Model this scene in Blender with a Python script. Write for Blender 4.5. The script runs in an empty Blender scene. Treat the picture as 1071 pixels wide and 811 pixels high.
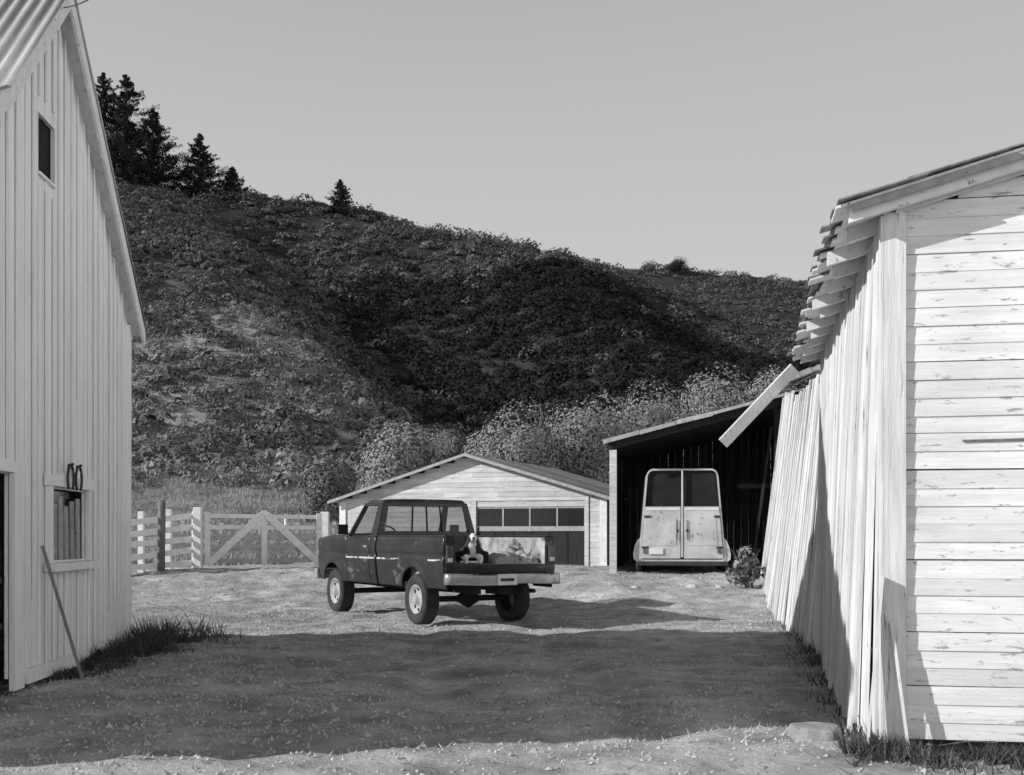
import bpy, bmesh, math, random
import numpy as np
from mathutils import Vector, Matrix, noise as mnoise
random.seed(7); RNG=np.random.default_rng(11)
S=bpy.context.scene; C=S.collection
CAMH=1.42; F=1250.0
def at(px,py,d): return Vector(((px-535.5)/F*d, d, CAMH-(py-560)/F*d))
def ss(t):
    t=min(1,max(0,t)); return t*t*(3-2*t)

# ------------------------------------------------------------------ helpers
class MB:
    def __init__(s): s.v=[]; s.f=[]
    def hexa(s,p):
        b=len(s.v); s.v+= [tuple(q) for q in p]
        s.f+=[(b,b+3,b+2,b+1),(b+4,b+5,b+6,b+7),(b,b+1,b+5,b+4),(b+1,b+2,b+6,b+5),(b+2,b+3,b+7,b+6),(b+3,b,b+4,b+7)]
    def box(s,x0,x1,y0,y1,z0,z1):
        s.hexa([(x0,y0,z0),(x1,y0,z0),(x1,y1,z0),(x0,y1,z0),(x0,y0,z1),(x1,y0,z1),(x1,y1,z1),(x0,y1,z1)])
    def beam(s,p,q,w,t,up=(0,0,1)):
        p=Vector(p);q=Vector(q);d=(q-p).normalized();up=Vector(up)
        if abs(d.dot(up))>.98: up=Vector((0,1,0)) if abs(d.y)<.9 else Vector((1,0,0))
        a=d.cross(up).normalized()*w/2; b=a.cross(d).normalized()*t/2
        s.hexa([p-a-b,p+a-b,p+a+b,p-a+b,q-a-b,q+a-b,q+a+b,q-a+b])
    def poly(s,pts):
        b=len(s.v); s.v+=[tuple(q) for q in pts]; s.f.append(tuple(range(b,b+len(pts))))
    def tube(s,pts,rs,n=8):
        pts=[Vector(p) for p in pts]
        if not isinstance(rs,(list,tuple)): rs=[rs]*len(pts)
        b=len(s.v)
        for i,p in enumerate(pts):
            d=(pts[min(i+1,len(pts)-1)]-pts[max(i-1,0)]).normalized()
            u=Vector((0,0,1)) if abs(d.z)<.9 else Vector((1,0,0))
            a=d.cross(u).normalized(); c=a.cross(d)
            for k in range(n):
                t=2*math.pi*k/n; s.v.append(tuple(p+(a*math.cos(t)+c*math.sin(t))*rs[i]))
        for i in range(len(pts)-1):
            for k in range(n):
                s.f.append((b+i*n+k,b+i*n+(k+1)%n,b+(i+1)*n+(k+1)%n,b+(i+1)*n+k))
        s.f.append(tuple(b+k for k in range(n))[::-1]); e=b+(len(pts)-1)*n
        s.f.append(tuple(e+k for k in range(n)))
    def lathe(s,prof,axis='x',c=(0,0,0),n=28,jit=0):
        b=len(s.v); m=len(prof)
        for k in range(n):
            t=2*math.pi*k/n
            jj=1+jit*(mnoise.noise((math.cos(t)*1.5,math.sin(t)*1.5,3)))
            for r,h in prof:
                u,w=r*jj*math.cos(t),r*jj*math.sin(t)
                p=(h,u,w) if axis=='x' else ((u,h,w) if axis=='y' else (u,w,h))
                s.v.append((p[0]+c[0],p[1]+c[1],p[2]+c[2]))
        for k in range(n):
            for i in range(m-1):
                s.f.append((b+k*m+i,b+k*m+i+1,b+((k+1)%n)*m+i+1,b+((k+1)%n)*m+i))
    def grid(s,fn,us,vs):
        b=len(s.v); nv=len(vs)
        for u in us:
            for v in vs: s.v.append(tuple(fn(u,v)))
        for i in range(len(us)-1):
            for j in range(nv-1):
                s.f.append((b+i*nv+j,b+(i+1)*nv+j,b+(i+1)*nv+j+1,b+i*nv+j+1))
    def build(s,name,mat,parent=None,smooth=False,bevel=0,solid=0,recalc=True,weld=False):
        me=bpy.data.meshes.new(name); me.from_pydata(s.v,[],s.f)
        bm=bmesh.new(); bm.from_mesh(me)
        if weld: bmesh.ops.remove_doubles(bm,verts=bm.verts,dist=1e-4)
        if recalc: bmesh.ops.recalc_face_normals(bm,faces=bm.faces)
        bm.to_mesh(me); bm.free()
        if smooth:
            for p in me.polygons: p.use_smooth=True
        me.materials.append(mat)
        o=bpy.data.objects.new(name,me); C.objects.link(o)
        if parent: o.parent=parent
        if solid:
            m=o.modifiers.new('solid','SOLIDIFY'); m.thickness=solid; m.offset=0
        if bevel:
            m=o.modifiers.new('bev','BEVEL'); m.width=bevel; m.segments=3; m.limit_method='ANGLE'
            m.angle_limit=math.radians(40)
        return o
def thing(name,label,cat,loc=(0,0,0),rz=0,group=None):
    o=bpy.data.objects.new(name,None); C.objects.link(o); o.location=loc; o.rotation_euler=(0,0,rz)
    o.empty_display_size=.2
    o['label']=label; o['category']=cat
    if group: o['group']=group
    return o
def tag(o,label,cat,group=None,kind=None):
    o['label']=label; o['category']=cat
    if group: o['group']=group
    if kind: o['kind']=kind
    return o
def tri_mesh(name,V,mat,parent=None):
    V=np.ascontiguousarray(V.reshape(-1,3),dtype=np.float32); n=len(V); t=n//3
    me=bpy.data.meshes.new(name)
    me.vertices.add(n); me.vertices.foreach_set('co',V.ravel())
    me.loops.add(n); me.loops.foreach_set('vertex_index',np.arange(n,dtype=np.int32))
    me.polygons.add(t); me.polygons.foreach_set('loop_start',np.arange(0,n,3,dtype=np.int32))
    me.update(calc_edges=True); me.validate()
    me.materials.append(mat)
    o=bpy.data.objects.new(name,me); C.objects.link(o)
    if parent: o.parent=parent
    return o
def unit(n):
    v=RNG.normal(size=(n,3)); return v/np.linalg.norm(v,axis=1,keepdims=True)
def nrm(v): return v/(np.linalg.norm(v,axis=1,keepdims=True)+1e-9)
def leaf_tris(P,size,Nr=None,jit=.6,asp=.7):
    n=len(P)
    nn=unit(n) if Nr is None else nrm(Nr+unit(n)*jit)
    a=nrm(np.cross(nn,unit(n))); b=np.cross(nn,a)
    s=np.broadcast_to(np.asarray(size),(n,))[:,None]
    return np.stack([P+a*s,P-a*s*.6+b*s*asp,P-a*s*.6-b*s*asp],axis=1)

# ------------------------------------------------------------------ materials (all grey: the photograph is black and white)
def gm(name,lo,hi,scale=4,stretch=(1,1,1),rough=.85,bump=.15,island=None,con=(.3,.7),peel=None,wood=.2,pscale=6,
       pstretch=None,metal=0,spec=.25,bdist=.02,broad=None,alpha=1):
    m=bpy.data.materials.new(name); m.use_nodes=True; nt=m.node_tree; N=nt.nodes; L=nt.links
    bs=N['Principled BSDF']; tc=N.new('ShaderNodeTexCoord')
    def noise(sc,st,det=8,ro=.6):
        mp=N.new('ShaderNodeMapping'); mp.inputs['Scale'].default_value=st; L.new(tc.outputs['Object'],mp.inputs[0])
        n=N.new('ShaderNodeTexNoise'); n.inputs['Scale'].default_value=sc; n.inputs['Detail'].default_value=det
        n.inputs['Roughness'].default_value=ro; L.new(mp.outputs[0],n.inputs['Vector']); return n.outputs['Fac']
    def mr(x,a,b,c,d):
        r=N.new('ShaderNodeMapRange'); L.new(x,r.inputs[0])
        for i,v in enumerate((a,b,c,d)): r.inputs[i+1].default_value=v
        return r.outputs[0]
    def mul(a,b):
        r=N.new('ShaderNodeMath'); r.operation='MULTIPLY'; L.new(a,r.inputs[0]); L.new(b,r.inputs[1]); return r.outputs[0]
    n1=noise(scale,stretch); v=mr(n1,con[0],con[1],lo,hi)
    if broad: v=mul(v,mr(noise(broad[0],(1,1,1),4),.3,.7,broad[1],broad[2]))
    if island:
        g=N.new('ShaderNodeNewGeometry'); v=mul(v,mr(g.outputs['Random Per Island'],0,1,island[0],island[1]))
    if peel:
        k=mr(noise(pscale,pstretch or stretch,10,.7),peel,peel+.05,0,1)
        mx=N.new('ShaderNodeMix'); mx.data_type='FLOAT'; L.new(k,mx.inputs[0]); L.new(v,mx.inputs[2]); mx.inputs[3].default_value=wood
        v=mx.outputs[0]
    L.new(v,bs.inputs['Base Color'])
    bs.inputs['Roughness'].default_value=rough; bs.inputs['Metallic'].default_value=metal
    bs.inputs['Specular IOR Level'].default_value=spec
    if alpha<1: bs.inputs['Alpha'].default_value=alpha
    if bump:
        b=N.new('ShaderNodeBump'); b.inputs['Strength'].default_value=bump; b.inputs['Distance'].default_value=bdist
        L.new(noise(scale*2.5,stretch,10,.7),b.inputs['Height']); L.new(b.outputs[0],bs.inputs['Normal'])
    return m
V_=(7,7,.5); H_=(.5,7,7)
m_whitev=gm('white_board_paint',.8,.94,3,V_,.7,.3,(.88,1.0),peel=.63,wood=.45,pscale=5,broad=(.7,.9,1))
m_leanw=gm('leaning_board_paint',.6,.84,3,V_,.8,.4,(.72,1.05),peel=.61,wood=.22,pscale=4,broad=(.7,.82,1.05))
m_whiteh=gm('white_clapboard_paint',.68,.88,3,H_,.75,.3,(.86,1.03),peel=.588,wood=.33,pscale=4.5,pstretch=(1.6,3,6),broad=(.8,.78,1.04))
m_garage=gm('worn_garage_paint',.46,.68,3,H_,.8,.4,(.82,1.05),peel=.6,wood=.2,pscale=4.5,pstretch=(1.6,4,6),broad=(.8,.8,1.05))
m_grayv=gm('worn_white_board',.58,.82,3,V_,.8,.4,(.76,1.05),peel=.6,wood=.22,pscale=4,broad=(.8,.82,1.05))
m_trim=gm('white_trim_paint',.62,.8,3,(3,3,3),.7,.2,(.9,1),peel=.6,wood=.22,pscale=5)
m_trimd=gm('dull_trim_paint',.26,.44,3,(3,3,3),.8,.2,(.8,1),peel=.6,wood=.12,pscale=5)
m_fence=gm('fence_whitewash',.64,.84,3,(2,2,2),.8,.2,(.86,1.05),peel=.61,wood=.25)
m_fenced=gm('greyed_fence_board',.3,.5,3,(2,2,2),.85,.2,(.8,1.05),peel=.6,wood=.15)
m_oldwood=gm('bare_old_wood',.1,.22,4,V_,.9,.4,(.7,1.2))
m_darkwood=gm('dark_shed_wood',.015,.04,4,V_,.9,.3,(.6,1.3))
m_corr=gm('corrugated_iron',.34,.56,2,(4,.6,.6),.55,.1,None,metal=.35,spec=.5)
m_roof=gm('weathered_roof',.14,.32,3,(6,.6,.6),.85,.4,(.65,1.25))
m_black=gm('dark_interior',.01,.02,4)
m_iron=gm('dark_iron',.03,.07,8,rough=.6,metal=.3)
m_pane=gm('dark_window_glass',.01,.02,2,rough=.12,bump=0,spec=.6)
m_dirt=gm('yard_dirt',.22,.74,1.6,(1,1,1),.95,1.0,None,con=(.28,.72),peel=.575,wood=.26,pscale=5,bdist=.09,broad=(.35,.66,1.12))
m_bark=gm('bark',.06,.14,6,(3,3,.6),.95,.6)
m_paint=gm('faded_dark_car_paint',.007,.026,2,(1,1,1),.33,.05,None,peel=.585,wood=.1,pscale=2.4,pstretch=(1,1,2.2),spec=.5)
m_tyre=gm('tyre_rubber',.02,.05,6,rough=.85)
m_chrome=gm('worn_chrome',.3,.52,5,rough=.36,bump=.05,metal=.5,spec=.5,peel=.58,wood=.12)
m_rim=gm('painted_steel_rim',.24,.42,5,rough=.5,bump=.05)
m_under=gm('chassis_black',.012,.03,5)
m_bed=gm('scuffed_bed_liner',.12,.46,3.5,rough=.7,peel=.53,wood=.05,pscale=3)
m_lamp=gm('tail_lamp_plastic',.07,.12,5,rough=.25,bump=0,spec=.5)
m_plate=gm('plate_white',.6,.7,5,rough=.5,bump=0)
m_mark=gm('plate_ink',.04,.06,5)
m_glass=gm('truck_glass',.02,.03,2,rough=.04,bump=0,spec=.9,alpha=.38)
m_seat=gm('seat_vinyl',.04,.08,5)
m_trailer=gm('trailer_grey_paint',.34,.6,2,rough=.5,bump=.05,peel=.585,wood=.18,pscale=3)
m_trailerd=gm('trailer_dark_trim',.03,.06,4,rough=.5)
m_sack=gm('pale_sack_cloth',.24,.5,5,rough=.9,bump=.6,peel=.55,wood=.1)
m_dogdark=gm('dark_fur',.02,.045,20,rough=.95)
m_stump=gm('sawn_wood',.2,.36,9,rough=.9,bump=.6)
m_rock=gm('stone',.28,.54,6,rough=.9,bump=.6)
m_gscrub=gm('gully_shade_and_dark_leaf',.006,.016,.09,(1,1,1),.85,0,(.6,1.5))  # shade of the turned-away slope put into leaf colour; also the dark skyline tree
m_lscrub=gm('dark_scrub_leaf',.035,.11,.09,(1,1,1),.85,0,(.6,1.5))
m_pscrub=gm('pale_scrub_leaf',.09,.24,.12,(1,1,1),.85,0,(.65,1.35))
m_willow=gm('willow_leaf',.17,.28,.5,(1,1,1),.85,0,(.75,1.25))
m_conifer=gm('conifer_needles',.007,.016,.5,(1,1,1),.9,0,(.5,1.5))
m_weed=gm('weed_leaf',.04,.1,2,(1,1,1),.8,0,(.5,1.5))
m_dry=gm('dry_grass_blade',.32,.62,2,(1,1,1),.85,0,(.6,1.3))
# dog coat: white blaze, chest and paws, dark back, cheeks and flanks
m_dog=bpy.data.materials.new('white_and_dark_fur'); m_dog.use_nodes=True
nt=m_dog.node_tree; N=nt.nodes; Lk=nt.links
tc=N.new('ShaderNodeTexCoord'); sp=N.new('ShaderNodeSeparateXYZ'); Lk.new(tc.outputs['Object'],sp.inputs[0])
nz=N.new('ShaderNodeTexNoise'); nz.inputs['Scale'].default_value=14; Lk.new(tc.outputs['Object'],nz.inputs['Vector'])
def dm(op,a,b):
    m=N.new('ShaderNodeMath'); m.operation=op
    for i,q in enumerate((a,b)):
        if isinstance(q,(int,float)): m.inputs[i].default_value=q
        elif q is not None: Lk.new(q,m.inputs[i])
    return m.outputs[0]
wob=dm('MULTIPLY',dm('SUBTRACT',nz.outputs['Fac'],.5),.09)
ax=dm('ADD',dm('ABSOLUTE',sp.outputs['X'],0),wob)
side_=dm('MULTIPLY',dm('GREATER_THAN',ax,.04),dm('GREATER_THAN',dm('ADD',sp.outputs['Z'],wob),.13))
back_=dm('GREATER_THAN',dm('ADD',sp.outputs['Y'],wob),.02)
dk=dm('MAXIMUM',side_,back_)
Lk.new(dm('SUBTRACT',.75,dm('MULTIPLY',dk,.725)),N['Principled BSDF'].inputs['Base Color']); N['Principled BSDF'].inputs['Roughness'].default_value=.95

# ------------------------------------------------------------------ terrain
XC=[-300,-62,-31,-10,3.7,16,28,43,60,90,150,400]; ZC=[60,57,54,49.6,47.2,43.8,38.4,30,23,17,14,14]
XF=[-400,0,26,41,80,150,400]; ZF=[58,66,70,70,67,61,50]
def segdist(x,y,a,b):
    dx,dy=b[0]-a[0],b[1]-a[1]; L=math.hypot(dx,dy)
    t=((x-a[0])*dx+(y-a[1])*dy)/(L*L); tc=min(1,max(0,t))
    px,py=a[0]+dx*tc,a[1]+dy*tc
    return math.hypot(x-px,y-py), ((x-a[0])*dy-(y-a[1])*dx)/L, t
GA=((-31,180),(8,74)); GB=((24,190),(27,80))
def H(x,y):
    w=ss((x+1)/3.5); y0=24-4*w; y1=29.5-1.2*w
    z=.6*ss((y-y0)/(y1-y0))
    if y>43: z+=.1*(min(y,56)-43)*ss((y-43)/8)
    if y>54:
        t=(y-55)/135
        zc=float(np.interp(x,XC,ZC))
        if t<=1: fr=z+(zc-z)*(.78*t*t/(t+.05)*1.05+.22*ss(t))
        else: fr=zc-.3*(y-190)
        far=12+(float(np.interp(x,XF,ZF))-12)*((y-190)/120) if y>190 else -50
        if y>310: far=float(np.interp(x,XF,ZF))-.3*(y-310)
        k=ss(t*4)*ss((1.02-t)*5)
        d,sd,_=segdist(x,y,*GA); fr-=10*math.exp(-((d-(3 if sd<0 else 0))/(15 if sd<0 else 11))**2)*k
        d,_,_=segdist(x,y,*GB); fr-=6*math.exp(-(d/11)**2)*k
        z=max(fr,far,z-5)
        z+=(mnoise.noise((x/24,y/24,1.3))*2.8+mnoise.noise((x/9,y/9,5.1))*1.0)*ss(t*3)*(1 if t<.9 else .5)
    if y<60:
        z+=mnoise.noise((x*.45,y*.45,0))*.05+mnoise.noise((x*1.1,y*1.1,4))*.045
        if 4<y<32: z+=mnoise.noise((x*2.6,y*2.6,14))*.025+mnoise.noise((x*4.9,y*4.9,9))*.022+abs(mnoise.noise((x*9,y*9,2)))*.018
        if 8<y<60:
            c=-.6-.08*(y-19)
            for o_ in (-.8,.8): z-=.035*math.exp(-((x-c-o_)/.16)**2)*ss((34-y)/8)
    return z
def sideA(x,y): return segdist(x,y,*GA)[1]
def dryness(x,y):
    t=(y-55)/135
    l=ss((sideA(x,y)-1)/9)*ss((.66-t)/.25)
    n=mnoise.noise((x/11,y/11,7))*.5+.5
    return max(min(1,l*(.15+1.35*n)),ss((.07-t)/.05))
def slope_shade(x,y):  # mask of the hillside band whose shade is painted as darker brush
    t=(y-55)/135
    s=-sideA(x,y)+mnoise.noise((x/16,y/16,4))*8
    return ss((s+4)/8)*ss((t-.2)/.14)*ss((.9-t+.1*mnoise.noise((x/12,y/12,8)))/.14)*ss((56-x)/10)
def sheet(name,xs,ys,mat,dz=lambda x,y:0,attr=False):
    b=MB(); b.grid(lambda y,x:(x,y,H(x,y)+dz(x,y)),ys,xs)
    o=b.build(name,mat,smooth=True,recalc=False)
    me=o.data
    if me.polygons[0].normal.z<0: me.flip_normals()
    if attr:
        a=me.attributes.new('dry','FLOAT','POINT')
        a.data.foreach_set('value',[dryness(v.co.x,v.co.y) for v in me.vertices])
    o['kind']='structure'; return o
AR=lambda a,b,c:list(np.arange(a,b,c))
xs=[-400,-200,-100,-60]+AR(-36,-9.5,.5)+AR(-9.5,7,.11)+AR(7,30,.5)+[45,80,200,400]
ys=[-400,-150,-60,-20]+AR(-6,5.5,.5)+AR(5.5,31,.11)+AR(31,58,.35)
gr=sheet('ground',xs,ys,m_dirt); tag(gr,'pale dirt and dry grass yard between the barns','ground')
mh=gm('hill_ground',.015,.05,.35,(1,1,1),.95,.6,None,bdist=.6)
nt=mh.node_tree; N=nt.nodes; Lk=nt.links
bs=N['Principled BSDF']; old=bs.inputs['Base Color'].links[0].from_socket
at_=N.new('ShaderNodeAttribute'); at_.attribute_name='dry'
tc=N.new('ShaderNodeTexCoord'); nz=N.new('ShaderNodeTexNoise'); nz.inputs['Scale'].default_value=.6; nz.inputs['Detail'].default_value=10
Lk.new(tc.outputs['Object'],nz.inputs['Vector'])
mr=N.new('ShaderNodeMapRange'); Lk.new(nz.outputs['Fac'],mr.inputs[0])
for i,v in enumerate((.3,.7,.16,.4)): mr.inputs[i+1].default_value=v
mx=N.new('ShaderNodeMix'); mx.data_type='FLOAT'
Lk.new(at_.outputs['Fac'],mx.inputs[0]); Lk.new(old,mx.inputs[2]); Lk.new(mr.outputs[0],mx.inputs[3]); Lk.new(mx.outputs[0],bs.inputs['Base Color'])
hx=[-420,-300,-220]+AR(-160,161,2.2)+[220,300,420]
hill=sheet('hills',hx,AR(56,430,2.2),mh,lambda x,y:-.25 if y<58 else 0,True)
tag(hill,'scrub covered hillside behind the yard','hill')

# ------------------------------------------------------------------ hillside scrub (uncountable)
def scrub(name,n,K,region,keep,mat,rr,leaf,label,big=.12,bf=1.5):
    pts=[]; tries=0
    while len(pts)<n and tries<n*60:
        tries+=1
        x,y=random.uniform(*region[0]),random.uniform(*region[1])
        if x<-.36*y-3 or x>.3*y+4: continue
        if x<-6 and y<66+3*mnoise.noise((x/5,3,1)): continue
        if random.random()<keep(x,y): pts.append((x,y,H(x,y)))
    P=np.array(pts); n=len(P)
    r=RNG.uniform(rr[0],rr[1],n)*np.where(RNG.random(n)<big,bf,1)
    d=unit(n*K).reshape(n,K,3); d[:,:,2]=np.abs(d[:,:,2])*.95-.05
    lump=1+.18*np.sin(d[:,:,0]*5+r[:,None]*17)*np.cos(d[:,:,1]*4+r[:,None]*31)
    rad=(.72+.34*RNG.random((n,K))**.6)*lump*r[:,None]
    Q=P[:,None,:]+d*rad[:,:,None]*np.array([1,1,.85])
    sz=np.repeat(np.minimum(r,1.5)*leaf,K)*RNG.uniform(.6,1.4,n*K)
    o=tri_mesh(name,leaf_tris(Q.reshape(-1,3),sz,d.reshape(-1,3),.5),mat)
    tag(o,label,'scrub',kind='stuff')
def clump(x,y): return ss((mnoise.noise((x/7,y/7,31))+.25)/.5)
scrub('gully_shade_brush',3200,95,((-55,60),(70,190)),lambda x,y:slope_shade(x,y),m_gscrub,(.5,1.25),.17,'brush in the gully and on its right flank, painted near black for hillside shade',.16,1.8)
scrub('dark_scrub',4600,105,((-75,62),(60,196)),lambda x,y:max((1-dryness(x,y))*(.35+.65*clump(x,y)),.2*clump(x,y))*(1-.94*slope_shade(x,y)),m_lscrub,(.4,1.2),.165,'dense dark brush covering the upper hillside',.15,1.8)
scrub('pale_scrub',3300,95,((-70,60),(58,180)),lambda x,y:(.15+.8*dryness(x,y))*(1-slope_shade(x,y))*(.4+.6*(1-clump(x,y))),m_pscrub,(.2,.75),.165,'paler low shrubs scattered over the lower left hillside',.1,1.9)
scrub('distant_scrub',1700,65,((0,100),(192,318)),lambda x,y:1,m_lscrub,(.8,1.6),.18,'low brush covering the farther hill at right')

# ------------------------------------------------------------------ trees
def crown_pts(n,rx,ry,rz,nl,lr):
    c=unit(nl)*(RNG.random((nl,1))**.4)*np.array([rx,ry,rz])*.74
    i=RNG.integers(0,nl,n); R=lr*RNG.uniform(.75,1.25,nl)
    u=unit(n); d=u*(R[i]*(.75+.35*RNG.random(n)**.8))[:,None]
    p=c[i]+d
    return p, nrm(u+.8*p/np.array([rx,ry,rz]))
def willow(px,d,top,hw,label,mat=m_willow,n=19000,name='willow_tree',ls=(.055,.12),lump=.4):
    x=(px-535.5)/F*d; zb=H(x,d)-.1; zt=CAMH-(top-560)/F*d; h=zt-zb; r=hw/F*d
    t=thing(name,label,'tree',(x,d,zb),0,)
    b=MB(); b.tube([(0,0,0),(.06*h,0,h*.25),(.03*h,0,h*.55)],[.045*h,.035*h,.02*h],7)
    for k in range(5):
        a=k*1.26+random.random(); b.tube([(.05*h,0,h*.2),(math.cos(a)*r*.35,math.sin(a)*r*.35,h*.5),(math.cos(a)*r*.6,math.sin(a)*r*.6,h*.7)],[.025*h,.018*h,.006*h],6)
    b.build('trunk',m_bark,t,True)
    P,Nn=crown_pts(n,r,r,h*.5,38,min(r,h)*lump); P[:,2]+=h*.47
    k=P[:,2]>.02*h
    tri_mesh('crown',leaf_tris(P[k],RNG.uniform(ls[0],ls[1],k.sum()),Nn[k],.45,asp=.55),mat,t)
willow(428,50,430,60,'round pale bushy tree left of the garage roof, behind the pickup')
willow(536,56,412,50,'pale bushy tree directly behind the garage gable peak')
willow(614,58,396,58,'broad pale willow rising behind the garage roof ridge')
willow(686,60,392,60,'pale willow behind the left post of the open shed')
willow(752,64,374,56,'pale tree above the middle of the open shed roof')
willow(808,70,352,54,'tall pale tree above the loose white board on the shed')
willow(860,66,356,42,'pale tree partly hidden by the eaves of the right barn')
m_bushy=gm('bushy_leaf',.1,.18,.5,(1,1,1),.85,0,(.75,1.25))
willow(340,57,474,34,'small dark bushy tree left of the round pale tree',m_bushy,8000,'bushy_tree')
willow(474,60,440,36,'small dark shrub tree squeezed between two paler bushy trees',m_bushy,9000,'bushy_tree')
def conifer(px,d,top,base,hw,label,n=6000,lean=0,p=.85):
    x=(px-535.5)/F*d; zb=H(x,d)-.6; zt=CAMH-(top-560)/F*d; h=zt-zb; r=hw/F*d
    t=thing('conifer_tree',label,'tree',(x,d,zb))
    b=MB(); b.tube([(0,0,0),(lean*.5,0,h*.5),(lean,0,h*1.0)],[.02*h,.013*h,.005*h],7); b.build('trunk',m_bark,t,True)
    nb=170; P=[]; NN=[]
    for k in range(nb):
        u=(k+random.random())/nb; z=h*(.02+.97*u); L=r*(1-u)**p*random.choice((.6,.75,.9,1.0,1.25))*random.uniform(.9,1.1)+.1
        a=random.random()*6.283; m=max(10,int(n/nb*(.35+1.3*(1-u))))
        s=RNG.random(m)**.6; sp=(.11*L+.1)*(1.3-1.0*s)+.03
        q=np.stack([math.cos(a)*L*s+lean*u,math.sin(a)*L*s,z+L*.34*s*s-L*.12*s],1)+RNG.normal(size=(m,3))*sp[:,None]*np.array([.6,.6,.4])
        P.append(q); NN.append(np.tile([math.cos(a),math.sin(a),.5],(m,1)))
    P=np.concatenate(P); tri_mesh('crown',leaf_tris(P,RNG.uniform(.14,.34,len(P)),np.concatenate(NN),.8,asp=.3),m_conifer,t)
conifer(108,188,76,196,54,'tall dark conifer nearest the left barn roof on the ridge',24000,p=.8)
conifer(132,187,78,196,58,'tall dark conifer in the middle of the ridge clump',28000,p=.74)
conifer(160,187,114,196,42,'shorter dark conifer on the right side of the ridge clump',18000,p=.78)
conifer(209,187,140,200,36,'lone small pointed conifer on the ridge right of the clump',16000,p=.9)
conifer(243,188,175,204,20,'very small conifer just right of the lone pointed conifer',6000,p=.85)
conifer(356,187,188,220,20,'small conifer standing on the sloping skyline above the gully',4500,p=.85)
willow(709,306,269,13,'small dark round tree on the far right skyline',m_gscrub,2600,'round_tree',(.12,.25))
willow(680,306,272,9,'tiny pale tree on the skyline left of the dark round one',m_lscrub,1400,'round_tree',(.1,.2))

# ------------------------------------------------------------------ left barn
th=math.atan(.07)
LBO=(-4.52,11.8,0)
lb=thing('board_and_batten_barn','tall white board and batten barn gable at left with corrugated roof','barn',LBO,th)
M_lb=Matrix.Translation(LBO)@Matrix.Rotation(th,4,'Z')
def LB(x,y,z): return M_lb@Vector((x,y,z))
ap=6.8; sl=.93; YB=-1.75; SB=.5; YN=-5.0
def lroof(y):
    if y>=YB: return ap-sl*abs(y)
    return ap-sl*(-YB)-SB*(YB-y)
opens=[(-2.4,-1.30,.02,1.96),(-.18,1.04,1.17,1.88),(-.52,-.02,4.86,5.42)]
w=MB(); edges=[]; y=YN
while y<2.9: edges.append(y); y+=random.uniform(.17,.25)
edges[-1]=2.9; batt=list(edges)
for o in opens: edges+= [o[0],o[1]]
for e in (0,YB): edges.append(e)
edges=sorted(set(round(e,4) for e in edges))
def cuts(ya,yb,z0,z1):
    iv=[(z0,z1)]
    for o in opens:
        if ya>=o[0]-1e-3 and yb<=o[1]+1e-3:
            nv=[]
            for a,b in iv:
                if o[2]>a: nv.append((a,min(b,o[2])))
                if o[3]<b: nv.append((max(a,o[3]),b))
            iv=nv
    return iv
def lboard(mb,ya,yb,x0,x1,z0):
    ta,tb=lroof(ya)-.03,lroof(yb)-.03
    for a,b in cuts(ya,yb,z0,9):
        if b>8: za,zb=ta,tb
        else: za=zb=b
        mb.hexa([(x0,ya,a),(x1,ya,a),(x1,yb,a),(x0,yb,a),(x0,ya,za),(x1,ya,za),(x1,yb,zb),(x0,yb,zb)])
for a,b in zip(edges[:-1],edges[1:]):
    if b-a<.012: continue
    j=random.uniform(-.006,.004); g_=random.choice((.003,.003,.006)); lboard(w,a+g_,b-g_,-.03+j,j,.12+random.uniform(-.05,.04))
for e in batt[1:-1]:
    blocked=[o for o in opens if o[0]-.05<e<o[1]+.05]
    hw_=random.uniform(.011,.018); ya,yb=e-hw_,e+hw_
    iv=[(.1,9)]
    for o in blocked:
        nv=[]
        for a,b in iv:
            if o[2]-.13>a: nv.append((a,min(b,o[2]-.13)))
            if o[3]+.13<b: nv.append((max(a,o[3]+.13),b))
        iv=nv
    for a,b in iv:
        t_=lroof(e)-.06 if b>8 else b
        if random.random()<.14 and t_-a>2: a+=random.uniform(.3,1.0)
        w.box(.0055,.021,ya,yb,a+random.uniform(0,.05),t_)
w.build('gable_wall',m_whitev,lb)
w=MB(); w.box(-9,-.04,YN,YN+.04,0,lroof(YN)-.03); w.box(-9,-.04,2.86,2.9,0,4.05)
for a,b in ((YN,YB),(YB,0),(0,2.9)):
    w.hexa([(-9,a,0),(-8.95,a,0),(-8.95,b,0),(-9,b,0),(-9,a,lroof(a)-.03),(-8.95,a,lroof(a)-.03),(-8.95,b,lroof(b)-.03),(-9,b,lroof(b)-.03)])
w.build('back_wall',m_whitev,lb)
OV=.17
r=MB(); xr=AR(-9.2,OV+.02,.0165)
def corr(ya,za,yb,zb): r.grid(lambda x,v:(x,ya+(yb-ya)*v,za+(zb-za)*v+.016*math.sin(x*2*math.pi/.125)),xr,[0,.5,1])
corr(0,ap+.05,YB-.06,lroof(YB)+.05-.056); corr(0,ap+.05,3.08,ap-sl*3.08+.05); corr(YB,lroof(YB)+.03,YN-.15,lroof(YN-.15)+.03)
rf=r.build('roof',m_corr,lb,True,solid=.006,recalc=False)
r=MB()
def rake(x0,x1,a,b,lo,hi): r.hexa([(x0,a,lroof(a)+lo),(x1,a,lroof(a)+lo),(x1,b,lroof(b)+lo),(x0,b,lroof(b)+lo),(x0,a,lroof(a)+hi),(x1,a,lroof(a)+hi),(x1,b,lroof(b)+hi),(x0,b,lroof(b)+hi)])
for a,b in ((0,YB),(YB,YN-.1),(0,3.08)): rake(OV-.03,OV,a,b,-.17,.02)
r.build('barge_board',m_trim,rf)
r=MB()
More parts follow.
